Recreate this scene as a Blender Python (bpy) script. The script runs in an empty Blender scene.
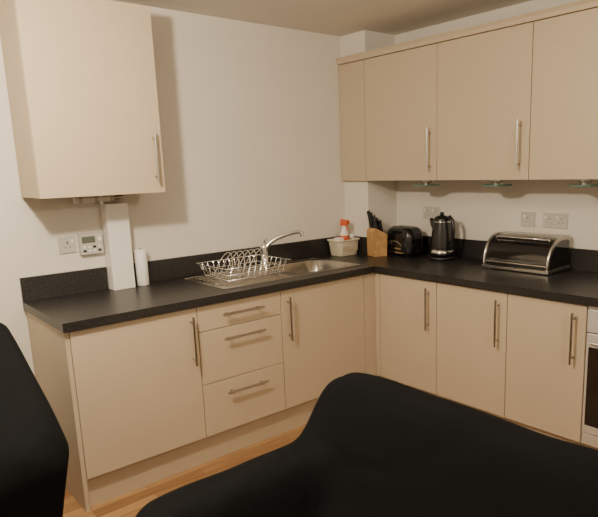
import bpy, bmesh, numpy as np
from math import *
from mathutils import Vector, Matrix
W,H=598,517
# ------------------------------------------------------------ materials
def mat(name,col,rough=.5,metal=0,noise=0,nscale=20,bump=0,bscale=60,spec=.5,coat=0,trans=0,sheen=0):
    m=bpy.data.materials.new(name);m.use_nodes=True;nt=m.node_tree;b=nt.nodes['Principled BSDF']
    b.inputs['Base Color'].default_value=(*col,1);b.inputs['Roughness'].default_value=rough
    b.inputs['Metallic'].default_value=metal;b.inputs['Specular IOR Level'].default_value=spec
    b.inputs['Coat Weight'].default_value=coat;b.inputs['Transmission Weight'].default_value=trans
    b.inputs['Sheen Weight'].default_value=sheen
    tc=nt.nodes.new('ShaderNodeTexCoord')
    if noise>0:
        n=nt.nodes.new('ShaderNodeTexNoise');n.inputs['Scale'].default_value=nscale;n.inputs['Detail'].default_value=4
        nt.links.new(tc.outputs['Object'],n.inputs['Vector'])
        r=nt.nodes.new('ShaderNodeValToRGB')
        r.color_ramp.elements[0].position=.3;r.color_ramp.elements[1].position=.7
        r.color_ramp.elements[0].color=(*[c*(1-noise) for c in col],1);r.color_ramp.elements[1].color=(*[min(1,c*(1+noise)) for c in col],1)
        nt.links.new(n.outputs[0],r.inputs[0]);nt.links.new(r.outputs[0],b.inputs['Base Color'])
    if bump>0:
        n=nt.nodes.new('ShaderNodeTexNoise');n.inputs['Scale'].default_value=bscale;n.inputs['Detail'].default_value=3
        nt.links.new(tc.outputs['Object'],n.inputs['Vector'])
        q=nt.nodes.new('ShaderNodeBump');q.inputs['Strength'].default_value=bump;q.inputs['Distance'].default_value=.01
        nt.links.new(n.outputs[0],q.inputs['Height']);nt.links.new(q.outputs[0],b.inputs['Normal'])
    return m
M_wall=mat('wall_paint',(.70,.66,.585),.85,noise=.015,nscale=3,bump=.05,bscale=120)
M_ceil=mat('ceiling_paint',(.68,.64,.57),.9,noise=.01,nscale=3)
M_door=mat('cashmere_door',(.52,.422,.300),.42,noise=.015,nscale=6)
M_carc=mat('cashmere_panel',(.50,.407,.290),.5,noise=.015,nscale=6)
M_gap=mat('carcass_gap',(.10,.075,.05),.8,noise=.05)
M_top=mat('worktop_laminate',(.019,.0178,.018),.34,noise=.85,nscale=110,bump=.05,bscale=300)
cr=[n for n in M_top.node_tree.nodes if n.type=='VALTORGB'][0].color_ramp
cr.elements[0].position=.42;cr.elements[0].color=(.010,.0095,.0095,1);cr.elements[1].position=.62;cr.elements[1].color=(.034,.031,.030,1)
M_steel=mat('brushed_steel',(.48,.46,.43),.28,1,noise=.04,nscale=40)
M_oven=mat('oven_steel',(.78,.76,.72),.5,.75,noise=.03,nscale=40)
M_sink=mat('sink_steel',(.54,.52,.48),.26,1,noise=.05,nscale=30)
M_chrome=mat('chrome',(.78,.77,.75),.10,1,noise=.01)
M_black=mat('black_plastic',(.006,.006,.007),.25,noise=.1,coat=.3)
M_blackm=mat('black_matte',(.008,.008,.009),.5,noise=.1)
M_glass=mat('smoked_glass',(.008,.008,.009),.07,noise=.1,coat=.6)
M_white=mat('white_plastic',(.80,.77,.71),.4,noise=.01)
M_sock=mat('socket_plastic',(.50,.475,.43),.35,noise=.01)
M_paper=mat('paper_white',(.82,.80,.75),.9,noise=.02,bump=.2)
M_cream=mat('cream_plastic',(.74,.66,.50),.45,noise=.02)
M_wood=mat('block_wood',(.50,.29,.11),.5,noise=.2,nscale=25)
M_red=mat('orange_plastic',(.65,.10,.03),.4,noise=.05)
M_lcd=mat('lcd_display',(.12,.14,.10),.2,noise=.05)
M_green=mat('lamp_glass_green',(.10,.22,.19),.12,noise=.05,trans=.2)
M_fab=mat('black_stretch_fabric',(.0034,.0038,.0044),.9,noise=.12,nscale=300,bump=.10,bscale=420,spec=.12)
# broad soft creases in the stretch covers
nt=M_fab.node_tree;tc=[n for n in nt.nodes if n.type=='TEX_COORD'][0];b=nt.nodes['Principled BSDF']
mp=nt.nodes.new('ShaderNodeMapping');mp.inputs['Scale'].default_value=(7,2.2,3.5);mp.inputs['Rotation'].default_value=(0,0,.5)
nt.links.new(tc.outputs['Object'],mp.inputs[0])
nn=nt.nodes.new('ShaderNodeTexNoise');nn.inputs['Scale'].default_value=1.2;nn.inputs['Detail'].default_value=1;nn.inputs['Distortion'].default_value=.8
nt.links.new(mp.outputs[0],nn.inputs['Vector'])
qb=nt.nodes.new('ShaderNodeBump');qb.inputs['Strength'].default_value=.45;qb.inputs['Distance'].default_value=.035
nt.links.new(nn.outputs[0],qb.inputs['Height'])
ob=[n for n in nt.nodes if n.type=='BUMP' and n!=qb][0];nt.links.new(qb.outputs[0],ob.inputs['Normal'])
# floor
M_floor=bpy.data.materials.new('oak_laminate');M_floor.use_nodes=True
nt=M_floor.node_tree;b=nt.nodes['Principled BSDF'];tc=nt.nodes.new('ShaderNodeTexCoord')
mp=nt.nodes.new('ShaderNodeMapping');nt.links.new(tc.outputs['Object'],mp.inputs[0])
br=nt.nodes.new('ShaderNodeTexBrick');br.inputs['Scale'].default_value=1;br.inputs['Brick Width'].default_value=.55;br.inputs['Row Height'].default_value=.068
br.inputs['Mortar Size'].default_value=.0012;br.inputs['Color1'].default_value=(.47,.275,.125,1);br.inputs['Color2'].default_value=(.29,.150,.060,1);br.inputs['Mortar'].default_value=(.14,.07,.03,1)
br.inputs['Bias'].default_value=0
nt.links.new(mp.outputs[0],br.inputs['Vector'])
mp2=nt.nodes.new('ShaderNodeMapping');mp2.inputs['Scale'].default_value=(2,28,1);nt.links.new(tc.outputs['Object'],mp2.inputs[0])
ns=nt.nodes.new('ShaderNodeTexNoise');ns.inputs['Scale'].default_value=2.2;ns.inputs['Detail'].default_value=6;nt.links.new(mp2.outputs[0],ns.inputs['Vector'])
mx=nt.nodes.new('ShaderNodeMix');mx.data_type='RGBA';mx.blend_type='MULTIPLY';mx.inputs[0].default_value=.75
rr=nt.nodes.new('ShaderNodeValToRGB');rr.color_ramp.elements[0].position=.3;rr.color_ramp.elements[1].position=.7;rr.color_ramp.elements[0].color=(.5,.46,.42,1);rr.color_ramp.elements[1].color=(1,1,1,1)
nt.links.new(ns.outputs[0],rr.inputs[0]);nt.links.new(br.outputs['Color'],mx.inputs[6]);nt.links.new(rr.outputs[0],mx.inputs[7]);nt.links.new(mx.outputs[2],b.inputs['Base Color'])
b.inputs['Roughness'].default_value=.33
# ------------------------------------------------------------ mesh builder
class MB:
    def __init__(s): s.v=[];s.f=[];s.m=[];s.mats=[];s.sm=[]
    def mi(s,m):
        if m not in s.mats: s.mats.append(m)
        return s.mats.index(m)
    def add(s,vs,fs,m,smooth=False):
        o=len(s.v);s.v+= [tuple(v) for v in vs];i=s.mi(m)
        for f in fs: s.f.append([o+k for k in f]);s.m.append(i);s.sm.append(smooth)
    def box(s,a,b,m,rot=None):
        x0,x1=sorted((a[0],b[0]));y0,y1=sorted((a[1],b[1]));z0,z1=sorted((a[2],b[2]))
        vs=[(x0,y0,z0),(x1,y0,z0),(x1,y1,z0),(x0,y1,z0),(x0,y0,z1),(x1,y0,z1),(x1,y1,z1),(x0,y1,z1)]
        if rot is not None: vs=[rot@Vector(v) for v in vs]
        s.add(vs,[(0,3,2,1),(4,5,6,7),(0,1,5,4),(1,2,6,5),(2,3,7,6),(3,0,4,7)],m)
    def tube(s,path,r,m,n=10,caps=True,closed=False):
        P=[Vector(p) for p in path];k=len(P);R=r if isinstance(r,(list,tuple)) else [r]*k
        vs=[];up=None
        for i in range(k):
            if closed: t=(P[(i+1)%k]-P[i-1])
            else: t=P[min(i+1,k-1)]-P[max(i-1,0)]
            t.normalize()
            if up is None: up=t.orthogonal().normalized()
            else:
                up=(up-t*up.dot(t))
                up=up.normalized() if up.length>1e-6 else t.orthogonal().normalized()
            w=t.cross(up)
            for j in range(n):
                a=2*pi*j/n;vs.append(P[i]+(up*cos(a)+w*sin(a))*R[i])
        fs=[];K=k if closed else k-1
        for i in range(K):
            for j in range(n):
                i2=(i+1)%k;fs.append((i*n+j,i*n+(j+1)%n,i2*n+(j+1)%n,i2*n+j))
        s.add(vs,fs,m,True)
        if caps and not closed:
            s.add(vs[:n],[tuple(reversed(range(n)))],m);s.add(vs[-n:],[tuple(range(n))],m)
    def lathe(s,prof,c,m,n=32,sx=1,sy=1,smooth=True,ex=2.0):
        vs=[]
        for r,z in prof:
            for j in range(n):
                a=2*pi*j/n;ca,sa=cos(a),sin(a)
                q=(abs(ca)**ex+abs(sa)**ex)**(-1/ex)
                vs.append((c[0]+r*sx*ca*q,c[1]+r*sy*sa*q,c[2]+z))
        fs=[]
        for i in range(len(prof)-1):
            for j in range(n): fs.append((i*n+j,i*n+(j+1)%n,(i+1)*n+(j+1)%n,(i+1)*n+j))
        if prof[0][0]>1e-4: fs.append(tuple(reversed(range(n))))
        if prof[-1][0]>1e-4: fs.append(tuple((len(prof)-1)*n+j for j in range(n)))
        s.add(vs,fs,m,smooth)
    def prism(s,poly,axis,a,b,m,smooth=False):
        def P(p,t):
            q=list(p);q.insert(axis,t);return tuple(q)
        n=len(poly);vs=[P(p,a) for p in poly]+[P(p,b) for p in poly]
        s.add(vs,[tuple(range(n)),tuple(reversed(range(n,2*n)))],m)
        s.add(vs,[(i,(i+1)%n,n+(i+1)%n,n+i) for i in range(n)],m,smooth)
    def obj(s,name,bevel=0,seg=2,parent=None,recalc=True,sub=0,weld=False):
        me=bpy.data.meshes.new(name);me.from_pydata(s.v,[],s.f)
        for m in s.mats: me.materials.append(m)
        for p,i,q in zip(me.polygons,s.m,s.sm): p.material_index=i;p.use_smooth=q
        if recalc:
            bm=bmesh.new();bm.from_mesh(me)
            if weld: bmesh.ops.remove_doubles(bm,verts=bm.verts,dist=1e-5)
            bmesh.ops.recalc_face_normals(bm,faces=bm.faces);bm.to_mesh(me);bm.free()
        o=bpy.data.objects.new(name,me);bpy.context.collection.objects.link(o)
        if bevel>0:
            d=o.modifiers.new('b','BEVEL');d.width=bevel;d.segments=seg;d.limit_method='ANGLE';d.angle_limit=radians(40)
        if sub:
            d=o.modifiers.new('s','SUBSURF');d.levels=sub;d.render_levels=sub
        if parent: o.parent=parent
        return o
def empty(name,loc=(0,0,0)):
    e=bpy.data.objects.new(name,None);bpy.context.collection.objects.link(e);e.empty_display_size=.1;return e
def one(name,a,b,m,bevel=0,parent=None):
    k=MB();k.box(a,b,m);return k.obj(name,bevel,parent=parent)
# ------------------------------------------------------------ room
HC=2.406;XL=-4.7;YB=-5.0
one('floor',(XL,YB,-.1),(0,0,0),M_floor)
one('ceiling',(XL,YB,HC),(0,0,HC+.1),M_ceil)
one('wall_sink',(XL-.1,0,-.1),(.1,.1,HC+.1),M_wall)
one('wall_right',(0,YB-.1,-.1),(.1,0,HC+.1),M_wall)
one('wall_left',(XL-.1,YB-.1,-.1),(XL,0,HC+.1),M_wall)
one('wall_back',(XL,YB-.1,-.1),(0,YB,HC+.1),M_wall)
one('trim_boxed_column',(-.294,-.241,.90),(0,0,HC),M_wall)
# ------------------------------------------------------------ helpers for doors/handles
CF=.628;DF=.608;TH=.019
def handleV(k,c,axis,z0,z1):
    n=Vector((0,-1,0)) if axis=='y' else Vector((-1,0,0))
    p=Vector((c[0],c[1],0))
    k.tube([p+n*.032+Vector((0,0,z0)),p+n*.032+Vector((0,0,z1))],.0065,M_steel,12)
    for z in (z0+.03,z1-.03): k.tube([p+Vector((0,0,z)),p+n*.032+Vector((0,0,z))],.005,M_steel,8)
def handleH(k,x0,x1,y,z):
    k.tube([(x0,y-.032,z),(x1,y-.032,z)],.0065,M_steel,12)
    for x in (x0+.03,x1-.03): k.tube([(x,y,z),(x,y-.032,z)],.005,M_steel,8)
g=.0018
xL,a1,a2,a3=-2.479,-1.866,-1.349,-.704
zA=.155;zB=.172;ZT=.853
# base cabinets along the sink wall
E=empty('base_cabinet_sink_run')
k=MB()
k.box((xL,-DF+TH+.001,zA),(a2,-.002,.858),M_gap)
k.box((a2,-DF+TH+.001,zA),(-.60,-.52,.858),M_gap)
k.box((a2,-.52,zA),(-.60,-.002,.60),M_gap)
k.box((xL-.019,-DF+.004,0),(xL-.0005,-.002,.859),M_carc)
k.box((xL,-.573,0),(-.585,-.555,zA-.003),M_carc)
k.obj('carcass',parent=E)
def door(par,a,b,hv=None,name='door'):
    k=MB();k.box(a,b,M_door);o=k.obj(name,.0018,2,parent=par);return o
door(E,(xL+g,-DF,zA),(a1-g,-DF+TH,ZT),name='door_1')
z1,z2=.722,.440
door(E,(a1+g,-DF,z1+g),(a2-g,-DF+TH,ZT),name='drawer_1')
door(E,(a1+g,-DF,z2+g),(a2-g,-DF+TH,z1-g),name='drawer_2')
door(E,(a1+g,-DF,zA),(a2-g,-DF+TH,z2-g),name='drawer_3')
door(E,(a2+g,-DF,zA),(a3-g,-DF+TH,ZT),name='door_2')
door(E,(a3+g,-DF,zA),(-DF+.001,-DF+TH,ZT),name='corner_filler')
k=MB()
handleV(k,(a1-.037,-DF),'y',.565,.815);handleV(k,(a2+.045,-DF),'y',.565,.815)
xm=(a1+a2)/2
for z in (.795,.665,.372): handleH(k,xm-.125,xm+.125,-DF,z)
k.obj('handles',parent=E)
# base cabinets along the right wall
b0,b1,b2,b3=-.651,-1.106,-1.571,-1.991
E=empty('base_cabinet_oven_run')
k=MB()
k.box((-DF+TH+.001,-.60,zB),(-.002,b3+.001,.858),M_gap)
k.box((-.573,-.575,0),(-.555,-2.62,zB-.003),M_carc)
k.box((-DF,-2.602,0),(-.002,-2.62,.859),M_carc)
k.obj('carcass',parent=E)
door(E,(-DF,b0-g,zB),(-DF+TH,b1+g,ZT),name='door_1')
door(E,(-DF,b1-g,zB),(-DF+TH,b2+g,ZT),name='door_2')
door(E,(-DF,b2-g,zB),(-DF+TH,b3+g,ZT),name='door_3')
door(E,(-DF,-DF-.0005,zB),(-DF+TH,b0+g,ZT),name='corner_filler')
k=MB()
for y in (b1+.055,b2+.05,b3+.055): handleV(k,(-DF,y),'x',.565,.815)
k.obj('handles',parent=E)
# oven
E=empty('built_in_oven')
y0,y1=b3-.003,-2.598
k=MB()
k.box((-.585,y0,zB),(-.05,y1,.857),M_blackm)
k.box((-.603,y0,.842),(-.585,y1,.856),M_white)
k.box((-.606,y0,.73),(-.585,y1,.838),M_oven)
k.box((-.606,y0,zB+.06),(-.585,y1,.724),M_oven)
k.box((-.608,y0-.012,zB+.10),(-.604,y1+.012,.66),M_glass)
k.box((-.603,y0,zB),(-.585,y1,zB+.055),M_oven)
k.obj('body',.002,parent=E)
k=MB()
k.tube([(-.645,y0-.04,.69),(-.645,y1+.04,.69)],.009,M_steel,12)
for y in (y0-.07,y1+.07): k.tube([(-.606,y,.69),(-.645,y,.69)],.007,M_steel)
for y in (y0-.09,y0-.2,y1+.2,y1+.09): k.tube([(-.606,y,.785),(-.632,y,.785)],[.02,.017],M_black,20)
k.box((-.608,-2.24,.765),(-.605,-2.36,.805),M_glass)
k.obj('controls',parent=E)
# worktop + upstand
sx0,sx1,sy0,sy1=-1.13,-.69,-.495,-.125
k=MB();z0,z9=.86,.90
xW=-2.508
k.box((xW,-CF,z0),(sx0,-.0005,z9),M_top)
k.box((sx0,-CF,z0),(sx1,sy0,z9),M_top)
k.box((sx0,sy1,z0),(sx1,-.0005,z9),M_top)
k.box((sx1,-CF,z0),(-.0005,-.0005,z9),M_top)
k.box((-CF,-2.622,z0),(-.0005,-CF,z9),M_top)
k.obj('worktop')
def ups(nm,a,b): one(nm,a,b,M_top,.0012)
ups('worktop_upstand',(xW,-.018,.9005),(-2.077,-.001,1.024))
ups('worktop_upstand.001',(-1.948,-.018,.9005),(-.296,-.001,1.024))
ups('worktop_upstand.002',(-.308,-.255,.9005),(-.2945,-.0185,1.024))
ups('worktop_upstand.003',(-.2943,-.255,.9005),(-.0185,-.2415,1.024))
ups('worktop_upstand.004',(-.018,-2.62,.9005),(-.001,-.2415,1.024))
# wall cabinets right
dU=.326;zb,zt=1.420,2.216
u=[-.002,-.259,-.877,-1.499,-2.11,-2.62]
E=empty('wall_cabinet_row')
k=MB()
k.box((-dU+TH+.001,-.2425,zb),(-.002,u[-1],zt),M_carc)
k.box((-dU+TH+.001,-.2425,zb),(-.2955,-.002,zt),M_carc)
k.obj('carcass',parent=E)
for i in range(5):
    door(E,(-dU,u[i]-g,zb),(-dU+TH,u[i+1]+g,zt-.003),name='door_%d'%(i+1) if i else 'corner_filler')
k=MB()
k.prism([(-dU-.012,zt),(-dU-.012,zt+.022),(-dU-.024,zt+.040),(-.2955,zt+.040),(-.2955,zt)],1,-.002,u[-1],M_door)
k.obj('cornice',.001,parent=E)
k=MB()
for y in (u[2]+.050,u[3]+.055,u[4]+.07): handleV(k,(-dU,y),'x',1.475,1.735)
k.obj('handles',parent=E)
# left wall cabinet
E=empty('wall_cabinet')
l0,l1,dL=-2.449,-1.837,.317;ztl=2.32
one('carcass',(l0,-dL+TH+.001,zb),(l1,-.002,ztl),M_carc,.001,E)
door(E,(l0+.001,-dL,zb-.002),(l1-.001,-dL+TH,ztl),name='door_1')
k=MB();handleV(k,(l1-.048,-dL),'y',1.47,1.72);k.obj('handle',parent=E)
# ------------------------------------------------------------ sink
k=MB();zs=.9035
cx,cy=(sx0+sx1)/2,(sy0+sy1)/2;hx,hy=(sx1-sx0)/2-.012,(sy1-sy0)/2-.012
X0,X1,Y0,Y1=-1.655,-.655,-.53,-.07
N=64
def ring(hx,hy,z,ex=6,cx=cx,cy=cy):
    o=[]
    for j in range(N):
        a=2*pi*(j+.5)/N;ca,sa=cos(a),sin(a);q=(abs(ca)**ex+abs(sa)**ex)**(-1/ex);o.append((cx+hx*ca*q,cy+hy*sa*q,z))
    return o
xa=-1.165
outer=[]
for j in range(N):
    a=2*pi*(j+.5)/N;ca,sa=cos(a),sin(a);q=1/max(abs(ca),abs(sa))
    px,py=ca*q,sa*q
    outer.append(((px+1)/2*(X1-xa)+xa,(py+1)/2*(Y1-Y0)+Y0,zs))
rings=[outer,ring(hx+.006,hy+.006,zs),ring(hx,hy,zs-.004),ring(hx-.008,hy-.008,zs-.10),ring(hx-.03,hy-.03,zs-.150),ring(hx-.06,hy-.06,zs-.158),ring(.04,.04,zs-.160,2),ring(.035,.035,zs-.166,2)]
vs=sum(rings,[]);fs=[]
for i in range(len(rings)-1):
    for j in range(N): fs.append((i*N+j,i*N+(j+1)%N,(i+1)*N+(j+1)%N,(i+1)*N+j))
fs.append(tuple((len(rings)-1)*N+j for j in range(N)))
k.add(vs,fs,M_sink,True)
k.box((X0,Y0,.9005),(xa,Y1,zs-.0015),M_sink)
for a,b in (((X0,Y0),(X1,Y0)),((X1,Y0),(X1,Y1)),((X1,Y1),(X0,Y1)),((X0,Y1),(X0,Y0))):
    k.tube([(a[0],a[1],.9020),(b[0],b[1],.9020)],.0032,M_sink,8)
for i in range(9):
    y=-.48+i*.045;k.tube([(X0+.05,y,.9010),(xa-.03,y,.9010)],.0042,M_sink,8)
k.obj('kitchen_sink')
# tap
k=MB();T=Vector((-1.09,-.095,.9054))
k.lathe([(.030,0),(.030,.006),(.024,.012),(.023,.10),(.026,.125),(.018,.145),(0,.15)],T,M_chrome,24)
sp=[T+Vector(v) for v in ((.0,-.005,.115),(.03,-.02,.150),(.07,-.045,.178),(.12,-.078,.198),(.17,-.11,.212),(.195,-.127,.213),(.205,-.133,.203),(.207,-.135,.183))]
k.tube(sp,[.015,.014,.013,.013,.013,.013,.013,.013],M_chrome,14)
k.tube([T+Vector((0,0,.14)),T+Vector((-.012,-.03,.172)),T+Vector((-.02,-.06,.182))],[.009,.007,.006],M_chrome,10)
k.obj('mixer_tap')
# ------------------------------------------------------------ dish rack (wire)
k=MB();rx0,rx1,ry0,ry1=-1.60,-1.16,-.47,-.13;zb0=.912;zr=.992
w=.0021
def rect(z,x0,x1,y0,y1,r=w):
    k.tube([(x0,y0,z),(x1,y0,z),(x1,y1,z),(x0,y1,z)],r,M_chrome,8,closed=True)
rect(zr,rx0,rx1,ry0,ry1,.0032);rect(zb0+.01,rx0+.03,rx1-.03,ry0+.03,ry1-.03,.003);rect(.955,rx0+.015,rx1-.015,ry0+.015,ry1-.015)
for i in range(11):
    x=rx0+.04+i*(rx1-rx0-.08)/10
    k.tube([(x,ry0,zr),(x,ry0+.03,zb0+.01),(x,ry1-.03,zb0+.01),(x,ry1,zr)],w,M_chrome,6)
for i in range(6):
    y=ry0+.05+i*(ry1-ry0-.10)/5
    k.tube([(rx0,y,zr),(rx0+.03,y,zb0+.01),(rx1-.03,y,zb0+.01),(rx1,y,zr)],w,M_chrome,6)
for i in range(7):  # plate loops
    x=rx0+.07+i*.040
    yc,hw,hh=-.30,.085,.135
    k.tube([(x+.055*sin(a),yc+hw*cos(a),zb0+.01+hh*sin(a)) for a in [pi*q/14 for q in range(15)]],.0028,M_chrome,8)
for x in (rx0+.05,rx1-.05):
    for y in (ry0+.05,ry1-.05): k.tube([(x,y,.9065),(x,y,zb0+.012)],.005,M_chrome,8)
k.obj('dish_rack')
# ------------------------------------------------------------ wall items, left
def socket(name,c,w,h,ax,double):
    k=MB();t=.009
    if ax=='y':
        k.box((c-w/2,-t,h[0]),(c+w/2,-.0005,h[1]),M_sock)
        zc=(h[0]+h[1])/2
        for s in ((-w/4,w/4) if double else (0,)):
            k.box((c+s-.003,-t-.0008,zc+.004),(c+s+.003,-t+.001,zc+.018),M_blackm)
            for q in(-.012,.012): k.box((c+s+q-.003,-t-.0008,zc-.016),(c+s+q+.003,-t+.001,zc-.011),M_blackm)
            k.box((c+s+.02,-t-.003,zc+.008),(c+s+.032,-t+.001,zc+.028),M_white)
    else:
        k.box((-t,c-w/2,h[0]),(-.0005,c+w/2,h[1]),M_sock)
        zc=(h[0]+h[1])/2
        for s in ((-w/4,w/4) if double else (0,)):
            k.box((-t-.0008,c+s-.002,zc+.004),(-t+.001,c+s+.002,zc+.016),M_blackm)
            for q in(-.011,.011): k.box((-t-.0008,c+s+q-.003,zc-.015),(-t+.001,c+s+q+.003,zc-.011),M_blackm)
            k.box((-t-.003,c+s+.018,zc+.008),(-t+.001,c+s+.028,zc+.028),M_white)
    return k.obj(name,.002)
socket('wall_socket',-2.262,.086,(1.122,1.208),'y',False)
socket('wall_socket.001',-.575,.146,(1.145,1.231),'x',True)
socket('wall_socket.002',-1.315,.090,(1.132,1.218),'x',False)
socket('wall_socket.003',-1.49,.150,(1.132,1.218),'x',True)
k=MB()
k.box((-2.205,-.03,1.105),(-2.085,-.0005,1.215),M_sock)
k.box((-2.195,-.032,1.165),(-2.125,-.029,1.200),M_lcd)
k.tube([(-2.103,-.03,1.183),(-2.103,-.037,1.183)],.012,M_white,16)
for i in range(4):
    for j in range(2): k.box((-2.192+i*.026,-.033,1.118+j*.02),(-2.176+i*.026,-.029,1.130+j*.02),M_blackm if (i+j)%3==0 else M_white)
k.obj('heating_controller',.003)
one('trim_pipe_boxing',(-2.072,-.085,.9005),(-1.952,-.0005,1.365),M_white,.002)
k=MB()
k.tube([(-2.22,-.06,1.392),(-2.02,-.06,1.392)],.017,M_white,16)
k.tube([(-2.17,-.03,1.395),(-1.97,-.03,1.395),(-1.95,-.03,1.40),(-1.945,-.03,1.419)],.011,M_steel,12)
k.tube([(-2.19,-.06,1.392),(-2.19,-.06,1.419)],.012,M_white,12)
k.tube([(-2.08,-.06,1.3655),(-2.08,-.06,1.419)],.012,M_steel,12)
for x in(-2.20,-2.12,-2.04): k.tube([(x,-.06,1.392),(x+.015,-.06,1.392)],.021,M_sock,16)
k.obj('boiler_pipework')
k=MB();c=(-1.893,-.052,.9008)
k.lathe([(.0,0),(.031,0),(.033,.003),(.033,.200),(.031,.203),(.014,.203),(.013,.193),(0,.193)],c,M_paper,32)
k.tube([(c[0],c[1],c[2]+.193),(c[0],c[1],c[2]+.212)],.006,M_chrome,12)
k.obj('paper_towel_roll')
# ------------------------------------------------------------ washing-up tub with bottle
E=empty('washing_up_caddy')
k=MB();c=(-.412,-.105,.9008);sxx,syy=.105,.078;hs=1.30
pr=[(.78,0),(.82,.004),(.94,.075),(1.0,.082),(1.03,.082),(1.03,.088),(.96,.088),(.90,.070),(.78,.008),(0,.007)]
k.lathe([(a,b*hs) for a,b in pr],c,M_cream,48,sxx,syy,True,5)
for i in range(7):
    x=c[0]-.063+i*.021;k.box((x-.005,c[1]-.0735,c[2]+.035),(x+.005,c[1]-.068,c[2]+.07),M_carc)
k.obj('tub',parent=E)
k=MB();q=(-.400,-.10,.909)
k.lathe([(.0,0),(.030,0),(.032,.004),(.032,.135),(.014,.185),(.014,.205)],q,M_white,24)
k.prism([(q[1]-.045,q[2]+.215),(q[1]-.045,q[2]+.238),(q[1]+.02,q[2]+.245),(q[1]+.028,q[2]+.20),(q[1]-.015,q[2]+.20)],0,q[0]-.014,q[0]+.014,M_red)
k.tube([(q[0],q[1]-.025,q[2]+.215),(q[0],q[1]-.034,q[2]+.195),(q[0],q[1]-.036,q[2]+.165)],[.006,.005,.004],M_red,8)
k.lathe([(.0325,.085),(.0325,.132)],q,M_red,24)
k.obj('spray_bottle',.002,parent=E)
k=MB()
k.box((-.485,-.14,.935),(-.44,-.085,1.03),M_paper)
k.tube([(-.345,-.12,.92),(-.34,-.12,1.02)],.008,M_white,10);k.lathe([(0,0),(.016,.003),(.018,.02),(.012,.03),(0,.03)],(-.345,-.12,1.015),M_paper,16)
k.obj('sponge_and_brush',.004,parent=E)
# ------------------------------------------------------------ knife block
E=empty('knife_block')
R=Matrix.Translation((-.305,-.328,.9008))@Matrix.Rotation(radians(-15),4,'Z')@Matrix.Scale(1.2,4,(0,0,1))
k=MB()
k.prism([(-.045,0),(.055,0),(.060,.125),(-.030,.165),(-.050,.145)],1,-.048,.048,M_wood)
o=k.obj('block',.003,parent=E);o.matrix_world=R
k=MB()
d=Vector((-.20,.12,.97)).normalized()
for i,(y,t,L) in enumerate([(-.030,.15,.080),(0,.12,.095),(.030,.15,.105),(-.030,.65,.070),(0,.6,.080),(.030,.65,.085)]):
    s=Vector((-.03+.09*t,y,.165-.040*t))
    p=[s-d*.01,s+d*.015,s+d*L*.6,s+d*L]
    k.tube(p,[.010,.0125,.011,.013],M_black,10)
o=k.obj('knife_handles',parent=E);o.matrix_world=R
# ------------------------------------------------------------ toaster
E=empty('toaster')
R=Matrix.Translation((-.150,-.452,.9008))@Matrix.Rotation(radians(-8),4,'Z')
k=MB()
k.lathe([(.0,.008),(.90,.008),(.98,.02),(1.0,.05),(1.0,.13),(.95,.165),(.80,.190),(.5,.196),(0,.196)],(0,0,0),M_black,64,.082,.130,True,4.5)
o=k.obj('body',parent=E);o.matrix_world=R
k=MB()
for x in(-.028,.028): k.box((x-.013,-.09,.1945),(x+.013,.09,.198),M_steel);k.box((x-.008,-.085,.195),(x+.008,.085,.199),M_blackm)
k.box((-.086,-.06,.05),(-.081,.06,.058),M_chrome)
k.box((-.086,-.09,.022),(-.079,.09,.03),M_chrome)
k.tube([(-.08,.06,.09),(-.094,.06,.09)],.016,M_steel,20)
k.box((-.02,-.150,.11),(.02,-.126,.125),M_black)
for x in(-.05,.05):
    for y in(-.09,.09): k.tube([(x,y,0),(x,y,.012)],.01,M_blackm,10)
k.tube([(-.084,-.07,.075),(-.092,-.03,.105),(-.092,.03,.105),(-.084,.035,.075)],.003,M_chrome,8)
o=k.obj('trim_parts',.001,parent=E);o.matrix_world=R
# ------------------------------------------------------------ kettle
E=empty('kettle')
kc=(-.150,-.780,.9008)
k=MB();q=1.19
def Z(pr): return [(a,b*q) for a,b in pr]
k.lathe([(0,0),(.078,0),(.080,.006),(.080,.018),(.070,.022),(0,.022)],kc,M_blackm,40)
k.lathe(Z([(0,.024),(.075,.024),(.077,.03),(.075,.07),(.066,.15),(.057,.205),(.054,.222),(.045,.235),(.02,.243),(0,.244)]),kc,M_black,40)
k.lathe(Z([(.0775,.032),(.0785,.04),(.0765,.058)]),kc,M_chrome,40)
k.lathe(Z([(.0575,.205),(.0565,.212)]),kc,M_chrome,40)
k.lathe(Z([(0,.24),(.012,.244),(.014,.258),(0,.262)]),kc,M_black,20)
c=Vector(kc)
def V(a,b,d): return c+Vector((a,b,d*q))
k.tube([V(-.01,.045,.175),V(-.015,.062,.20),V(-.018,.078,.224)],[.026,.020,.011],M_black,14)
k.tube([V(-.01,-.045,.225),V(-.014,-.075,.238),V(-.016,-.098,.215),V(-.016,-.104,.16),V(-.016,-.098,.10),V(-.012,-.083,.062),V(-.01,-.066,.058)],[.012,.012,.013,.012,.011,.011,.012],M_black,12)
k.obj('body',parent=E)
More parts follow.
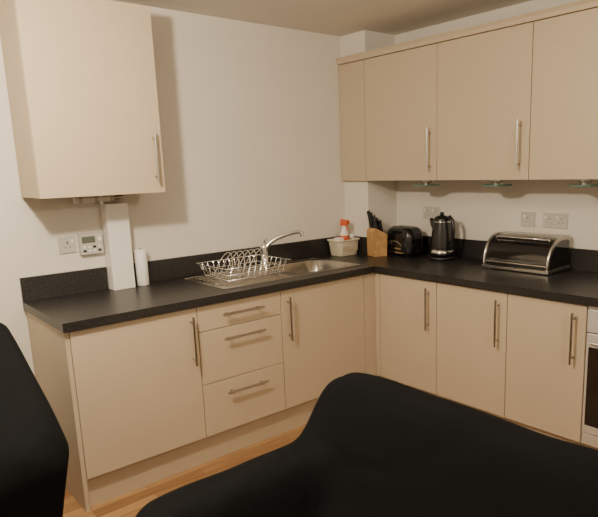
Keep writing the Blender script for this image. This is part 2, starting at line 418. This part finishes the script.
# ------------------------------------------------------------ bread bin
E=empty('bread_bin')
y0,y1=-1.180,-1.600;xf,xb=-.265,-.022;zz=.9008;hh=.198
def prof(s=0,n=16):
    p=[(xb-s,zz+.014+s),(xb-s,zz+hh*.93-s)]
    p.append((xb-.02-s,zz+hh-s))
    cxp,czp=xb-.10,zz+.03
    R1=xb-.10-xf-s;R2=hh-.03-s
    for i in range(n+1):
        a=pi/2+(pi/2)*i/n;p.append((cxp+R1*cos(a),czp+R2*sin(a)))
    p.append((xf+s,zz+.014+s));return p
k=MB()
k.prism(prof(.006),1,y0-.008,y1+.008,M_glass,True)
for ya,yb_ in ((y0,y0-.014),(y1+.014,y1)): k.prism(prof(0),1,ya,yb_,M_steel)
k.prism(prof(.018),1,y1+.0005,y1-.001,M_glass)
k.prism(prof(.018),1,y0+.001,y0-.0005,M_glass)
k.box((xf-.006,y0+.003,zz+.006),(xb,y1-.003,zz+.022),M_chrome)
for x in (xf+.03,xb-.03):
    for y in(y0-.03,y1+.03): k.tube([(x,y,zz),(x,y,zz+.01)],.012,M_blackm,12)
o=k.obj('casing',.0015,parent=E)
k=MB()
P=prof(-.001,20)[3:-1]
for ya in (y0-.007,y1+.007): k.tube([(p[0],ya,p[1]) for p in P],.006,M_chrome,8)
a=radians(118);cxp,czp=xb-.10,zz+.03;R1=cxp-xf;R2=hh-.03
hx_,hz_=cxp+R1*cos(a),czp+R2*sin(a)
k.tube([(hx_,y0-.04,hz_-.002),(hx_-.004,y0-.04,hz_+.006),(hx_-.004,y1+.04,hz_+.006),(hx_,y1+.04,hz_-.002)],.006,M_chrome,10)
k.box((xb-.09,y0-.012,zz+hh-.006),(xb-.012,y1+.012,zz+hh+.001),M_steel)
k.tube([(xf+.004,y0-.014,zz+.045),(xf+.004,y1+.014,zz+.045)],.005,M_chrome,8)
k.obj('trims',parent=E)
# ------------------------------------------------------------ under-cabinet lamps
for i,y in enumerate((-.70,-1.225,-1.755)):
    k=MB();x=-.21
    k.lathe([(0,-.018),(.032,-.018),(.034,0),(.0,0)],(x,y,1.4195),M_steel,24)
    pts=[(x-.085,y+.0),(x-.065,y+.055),(x+.02,y+.09),(x+.05,y+.06),(x+.05,y-.06),(x+.02,y-.09),(x-.065,y-.055)]
    k.prism(pts,2,1.382,1.391,M_green)
    k.tube([(x,y,1.391),(x,y,1.403)],.022,M_steel,16)
    k.obj('under_cabinet_lamp' + ('' if i==0 else '.%03d'%i),.001)
# ------------------------------------------------------------ sofas (heightfield drape)
def blur(A,s):
    r=int(3*s)+1;kk=np.exp(-np.arange(-r,r+1)**2/(2*s*s));kk/=kk.sum()
    for ax in(0,1):
        B=np.pad(A,[(r,r) if i==ax else (0,0) for i in(0,1)],mode='edge')
        A=np.apply_along_axis(lambda v:np.convolve(v,kk,'valid'),ax,B)
    return A
def drape(name,x0,x1,y0,y1,hf,rc=.10,re=.07,step=.0125,sig=2.6,lean=None):
    nx=int((x1-x0)/step)+1;ny=int((y1-y0)/step)+1
    X,Y=np.meshgrid(np.linspace(x0,x1,nx),np.linspace(y0,y1,ny),indexing='ij')
    Z=blur(hf(X,Y),sig)
    d=np.minimum(np.minimum(X-x0,x1-X),np.minimum(Y-y0,y1-Y))
    t=np.clip(1-d/re,0,1);Z=Z-re*(1-np.sqrt(np.clip(1-t*t,0,1)))*.9
    rng=np.random.RandomState(3)
    Z=Z+blur(rng.randn(nx,ny),5)*.03
    for (ox,oy,an,ln) in ((-2.15,-1.95,.9,.35),(-2.3,-1.82,.3,.3),(-2.2,-2.1,1.3,.4),(-2.5,-1.83,.15,.25),(-2.0,-2.4,1.5,.3)):
        dx,dy=X-ox,Y-oy;a=dx*cos(an)+dy*sin(an);p=-dx*sin(an)+dy*cos(an)
        Z=Z+.005*np.exp(-(p/.025)**2)*np.exp(-(a/ln)**4)
    PX,PY=X.copy(),Y.copy()
    for (cx,sx) in((x0+rc,-1),(x1-rc,1)):
        for (cy,sy) in((y0+rc,-1),(y1-rc,1)):
            dx=(X-cx)*sx;dy=(Y-cy)*sy;m=(dx>0)&(dy>0);L=np.hypot(dx,dy)+1e-9;f=np.maximum(dx,dy)/L
            PX[m]=(cx+sx*dx*f)[m];PY[m]=(cy+sy*dy*f)[m]
    verts=[(PX[i,j],PY[i,j],Z[i,j]) for i in range(nx) for j in range(ny)]
    fs=[(i*ny+j,(i+1)*ny+j,(i+1)*ny+j+1,i*ny+j+1) for i in range(nx-1) for j in range(ny-1)]
    bd=[(i,0) for i in range(nx)]+[(nx-1,j) for j in range(1,ny)]+[(i,ny-1) for i in range(nx-2,-1,-1)]+[(0,j) for j in range(ny-2,0,-1)]
    nb=len(bd);idx=[i*ny+j for i,j in bd]
    cxm,cym=(x0+x1)/2,(y0+y1)/2
    prev=idx;K=12
    for q in range(1,K+1):
        f=q/K;cur=[]
        for n_,(i,j) in enumerate(bd):
            px,py,pz=verts[i*ny+j];z=pz*(1-f)+.012*f
            s=.006*sin(n_*.35)*f*f - .012*sin(pi*f)
            ox=lean*(pz-z) if lean else 0
            L=hypot(px-cxm,py-cym);verts.append((px+(px-cxm)/L*s+ox,py+(py-cym)/L*s,z));cur.append(len(verts)-1)
        for a in range(nb): fs.append((prev[a],cur[a],cur[(a+1)%nb],prev[(a+1)%nb]))
        prev=cur
    fs.append(tuple(reversed(prev)))
    k=MB();k.add(verts,fs,M_fab,True);return k.obj(name)
def sofa(X,Y):
    Z=np.full(X.shape,.43)
    Z=np.where(np.abs(Y+2.585)<.006,.40,Z)
    arm=(Y>-1.93)|(Y<-3.24);Z=np.where(arm,.622,Z)
    bk=np.clip((X+2.20)/.20,0,1)
    dy=np.minimum(-1.71-Y,Y+3.46)
    top=.838-.07*np.clip(1-dy/.10,0,1)**1.5
    return np.maximum(Z,.43+(top-.43)*bk)
drape('sofa',-2.73,-1.87,-3.46,-1.71,sofa,re=.06)
def chair(X,Y):
    Z=np.full(X.shape,.44)
    Z=np.where((Y<-1.32)|(Y>-.50),.60,Z)
    dy=np.abs(Y+.91)
    top=1.030-.28*dy-.25*dy**2
    bk=np.clip((X+3.10)/.10,0,1)
    return np.maximum(Z,.44+(top-.44)*bk)
drape('armchair',-3.62,-2.765,-1.55,-.27,chair,rc=.10,re=.07,lean=-.17)
# ------------------------------------------------------------ lamps
def pendant(name,x,y,e,r=.06,z=2.14):
    k=MB();k.lathe([(0,0),(.05,-.0),(.05,-.02),(0,-.025)],(x,y,HC-.0005),M_white,24)
    k.tube([(x,y,HC-.02),(x,y,z+r+.05)],.003,M_white,6);k.tube([(x,y,z+r+.06),(x,y,z+r+.005)],.02,M_white,12)
    k.obj(name)
    l=bpy.data.lights.new(name+'_bulb','POINT');l.energy=e;l.color=(1,.86,.67);l.shadow_soft_size=r
    o=bpy.data.objects.new(name+'_bulb',l);bpy.context.collection.objects.link(o);o.location=(x,y,z)
pendant('pendant_lamp',-2.85,-1.45,128)
pendant('fill_lamp',-1.7,-3.6,52)  # unseen second pendant, added behind as fill light for the room
w=bpy.data.worlds.new('w');bpy.context.scene.world=w;w.use_nodes=True;w.node_tree.nodes['Background'].inputs[0].default_value=(.5,.45,.4,1);w.node_tree.nodes['Background'].inputs[1].default_value=.05
# ------------------------------------------------------------ camera
yaw,pitch,roll,f=-.71208,-.19642,-.03176,592.453
fw=Vector((-sin(yaw)*cos(pitch),cos(yaw)*cos(pitch),sin(pitch)));rt=Vector((cos(yaw),sin(yaw),0));up=rt.cross(fw)
r2=rt*cos(roll)+up*sin(roll);u2=up*cos(roll)-rt*sin(roll)
cam=bpy.data.cameras.new('camera');co=bpy.data.objects.new('camera',cam);bpy.context.collection.objects.link(co)
Mx=Matrix((r2,u2,-fw)).transposed().to_4x4();Mx.translation=(-3.234,-3.236,1.517);co.matrix_world=Mx
cam.sensor_width=36;cam.sensor_fit='HORIZONTAL';cam.lens=36*f/W;cam.shift_x=-33.35/W;cam.shift_y=26.98/W;cam.clip_start=.05
bpy.context.scene.camera=co
